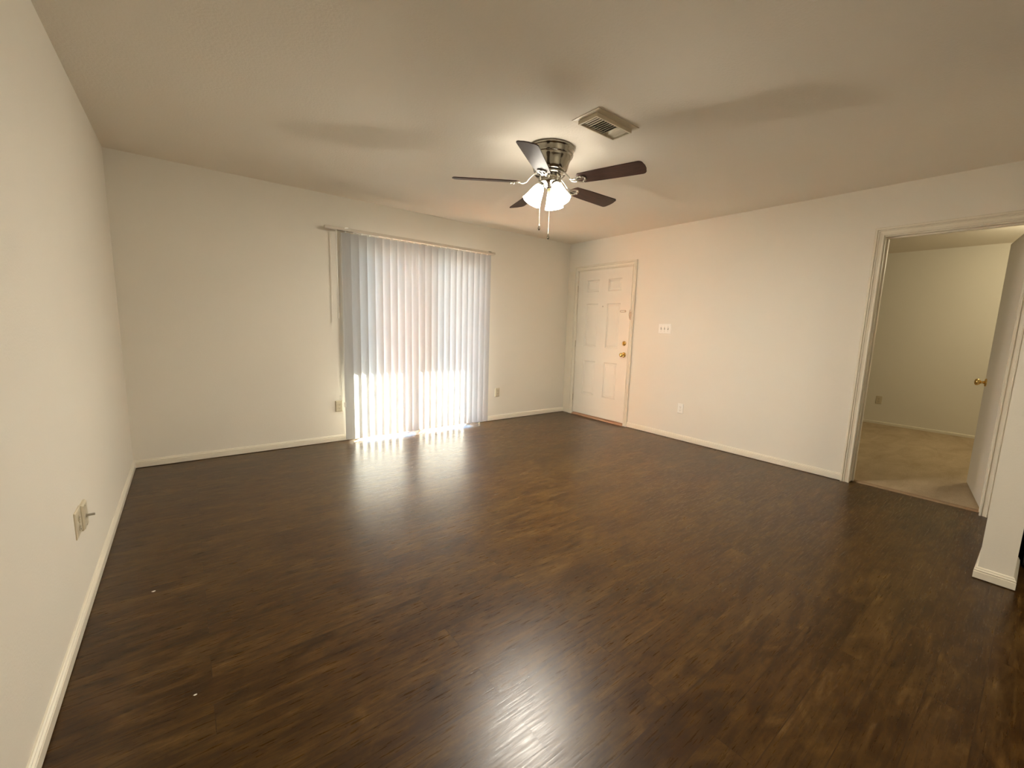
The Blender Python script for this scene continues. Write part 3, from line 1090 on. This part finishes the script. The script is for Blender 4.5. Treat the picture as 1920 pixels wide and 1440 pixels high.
# three bell shades on curved arms
SHADE = [(0.019, 0.0), (0.025, 0.006), (0.034, 0.022), (0.041, 0.042), (0.047, 0.066), (0.053, 0.092), (0.061, 0.117), (0.067, 0.130)]
for deg in (150, 270, 30):
    a = math.radians(deg)
    rad = Vector((math.cos(a), math.sin(a), 0))
    axis = (rad * math.sin(math.radians(28)) + Vector((0, 0, -1)) * math.cos(math.radians(28))).normalized()
    neck = rad * 0.060 + Vector((0, 0, -0.238))
    rot = axis.to_track_quat('Z', 'Y')
    holder = bpy.data.objects.new('lamp_shade', None)
    bm = NB()
    seg = 40
    rings = []
    prof = SHADE + [(r - 0.003, h) for r, h in reversed(SHADE)]
    for r, h in prof:
        ring = []
        for i in range(seg):
            t = 2 * PI * i / seg
            wob = 1 + 0.02 * math.cos(8 * t) * max(0, (h - 0.06) / 0.06)
            ring.append(bm.verts.new((r * wob * math.cos(t), r * wob * math.sin(t), h)))
        rings.append(ring)
    for q in range(len(rings) - 1):
        for i in range(seg):
            j = (i + 1) % seg
            bm.faces.new((rings[q][i], rings[q][j], rings[q + 1][j], rings[q + 1][i]))
    bpy.data.objects.remove(holder)
    shd = mesh_object('lamp_shade', bm, M['shade'], fan, smooth=True)
    shd.location = neck
    shd.rotation_euler = rot.to_euler()
    bm = NB()
    lathe(bm, [(0.0, -0.030), (0.014, -0.028), (0.022, -0.014), (0.025, 0.004), (0.024, 0.010), (0.016, 0.012), (0.016, 0.022), (0.0, 0.022)], seg=28)
    mesh_object('socket', bm, M['chrome'], shd, smooth=True)
    bm = NB()
    lathe(bm, [(0.0, 0.024), (0.012, 0.024), (0.013, 0.034), (0.020, 0.050), (0.0245, 0.068), (0.022, 0.084), (0.012, 0.095), (0.0, 0.098)], seg=24)
    mesh_object('bulb', bm, M['bulb'], shd, smooth=True)
    ld = bpy.data.lights.new('bulb_light', 'POINT')
    ld.energy = BULB_POWER
    ld.color = (1.0, 0.92, 0.79)
    ld.shadow_soft_size = 0.035
    lo = bpy.data.objects.new('bulb_light', ld)
    COL.objects.link(lo)
    lo.parent = shd
    lo.location = (0, 0, 0.098)

# pull chains with teardrop fobs
for (x, y, zend, ztop) in ((1.958, 2.322, 1.945, 2.225), (1.985, 2.255, 1.880, 2.205)):
    b = NB()
    x -= FC.x; y -= FC.y
    z0, z1 = ztop - H, zend - H
    n = int((z0 - z1) / 0.004)
    tube(b, [(x, y, z0), (x, y, z1)], 0.0006, 6)
    for q in range(n):
        lathe(b, [(0.0004, -0.0010), (0.0012, 0), (0.0004, 0.0010)], center=(x, y, z0 - q * 0.004), seg=6, cap=False)
    ch = mesh_object('pull_chain', b, M['chain'], fan)
    b = NB()
    lathe(b, [(0.0, 0.0), (0.003, -0.003), (0.004, -0.010), (0.009, -0.024), (0.0095, -0.032), (0.006, -0.040), (0.0, -0.042)], center=(x, y, z1), seg=16)
    mesh_object('chain_fob', b, M['chrome'], ch, smooth=True)

# ---------------------------------------------------------------- kitchen appliance behind the partition
fr = empty('refrigerator', (3.93, -0.42, 0))
tag(fr, 'black appliance just visible at the right edge behind the partition wall', 'appliance')
of = fr.location
b = NB(); box(b, 3.558, 4.30, -0.72, -0.045, 0.02, 1.65, off=of, bevel=0.006)
mesh_object('cabinet', b, M['black'], fr)
b = NB(); box(b, 3.558, 4.30, -0.785, -0.725, 0.06, 1.12, off=of, bevel=0.008)
dr = mesh_object('door', b, M['black'], fr)
b = NB(); tube(b, [(3.60 - of.x, -0.785 - of.y, 0.70), (3.60 - of.x, -0.825 - of.y, 0.72), (3.60 - of.x, -0.825 - of.y, 1.05), (3.60 - of.x, -0.785 - of.y, 1.07)], 0.009, 8)
mesh_object('handle', b, M['black'], dr)
b = NB(); box(b, 3.558, 4.30, -0.785, -0.725, 1.13, 1.64, off=of, bevel=0.008)
dr = mesh_object('door', b, M['black'], fr)
b = NB(); tube(b, [(3.60 - of.x, -0.785 - of.y, 1.18), (3.60 - of.x, -0.825 - of.y, 1.20), (3.60 - of.x, -0.825 - of.y, 1.42), (3.60 - of.x, -0.785 - of.y, 1.44)], 0.009, 8)
mesh_object('handle', b, M['black'], dr)
b = NB(); box(b, 3.58, 4.28, -0.70, -0.06, 0.0, 0.02, off=of)
mesh_object('base', b, M['black'], fr)

# added fill lamp on the kitchen ceiling, unseen behind the viewer
kl = empty('kitchen_fill_lamp', (1.7, -1.35, H))
tag(kl, 'added round frosted fill lamp on the kitchen ceiling behind the viewer', 'lamp')
b = NB(); lathe(b, [(0.0, 0.0), (0.17, 0.0), (0.175, -0.02), (0.165, -0.03)], seg=40, cap=False)
mesh_object('fill_lamp_base', b, M['chrome'], kl, smooth=True)
b = NB(); lathe(b, [(0.160, -0.028), (0.155, -0.055), (0.12, -0.085), (0.06, -0.100), (0.0, -0.104)], seg=40, cap=False)
gm, gnt, gb = new_mat('fill_glow_glass')  # glowing glass shared by the two added fill lamps
gb.inputs['Base Color'].default_value = (0.9, 0.88, 0.82, 1)
gb.inputs['Emission Color'].default_value = (1.0, 0.90, 0.72, 1)
gb.inputs['Emission Strength'].default_value = 4.0
mesh_object('fill_lamp_glass', b, gm, kl, smooth=True)
ld = bpy.data.lights.new('kitchen_fill_light', 'AREA')
ld.shape = 'DISK'
ld.size = 0.30
ld.energy = KITCHEN_FILL_POWER
ld.color = (1.0, 0.88, 0.68)
lo = bpy.data.objects.new('kitchen_fill_light', ld)
COL.objects.link(lo)
lo.parent = kl
lo.location = (0, 0, -0.115)

# fill lamp added to brighten the bedroom, out of sight behind the doorway wall
bl_ = empty('bedroom_fill_lamp', (6.60, -0.12, H))
tag(bl_, 'added round frosted fill lamp on the bedroom ceiling, out of sight beyond the doorway', 'lamp')
b = NB(); lathe(b, [(0.0, 0.0), (0.17, 0.0), (0.175, -0.02), (0.165, -0.03)], seg=40, cap=False)
mesh_object('fill_lamp_base', b, M['chrome'], bl_, smooth=True)
b = NB(); lathe(b, [(0.160, -0.028), (0.155, -0.055), (0.12, -0.085), (0.06, -0.100), (0.0, -0.104)], seg=40, cap=False)
mesh_object('fill_lamp_glass', b, gm, bl_, smooth=True)
ld = bpy.data.lights.new('bedroom_fill_light', 'POINT')
ld.energy = BEDROOM_FILL_POWER
ld.color = (1.0, 0.87, 0.58)
ld.shadow_soft_size = 0.20
lo = bpy.data.objects.new('bedroom_fill_light', ld)
COL.objects.link(lo)
lo.parent = bl_
lo.location = (0, 0, -0.24)

# ---------------------------------------------------------------- specks on the floor
for (x, y, s, label) in ((-0.183, 2.39, 0.007, 'white paint flake on the dark floor, nearest the left wall plates'),
                         (1.954, 3.668, 0.006, 'tiny white flake on the floor in the glare before the blinds'),
                         (-0.047, 1.615, 0.005, 'dull pale crumb on the dark floor in the left foreground')):
    b = NB()
    pts = [(math.cos(t) * s * (1 + 0.3 * math.sin(3 * t)), math.sin(t) * s * 0.6) for t in [2 * PI * k / 9 for k in range(9)]]
    prism(b, pts, lambda u, v: (u, v, 0.0), lambda u, v: (u * 0.8, v * 0.8, 0.0015))
    fl = mesh_object('paint_flake', b, M['chip'])
    fl.location = (x, y, 0.0002)
    tag(fl, label, 'flake', 'flakes on the floor')
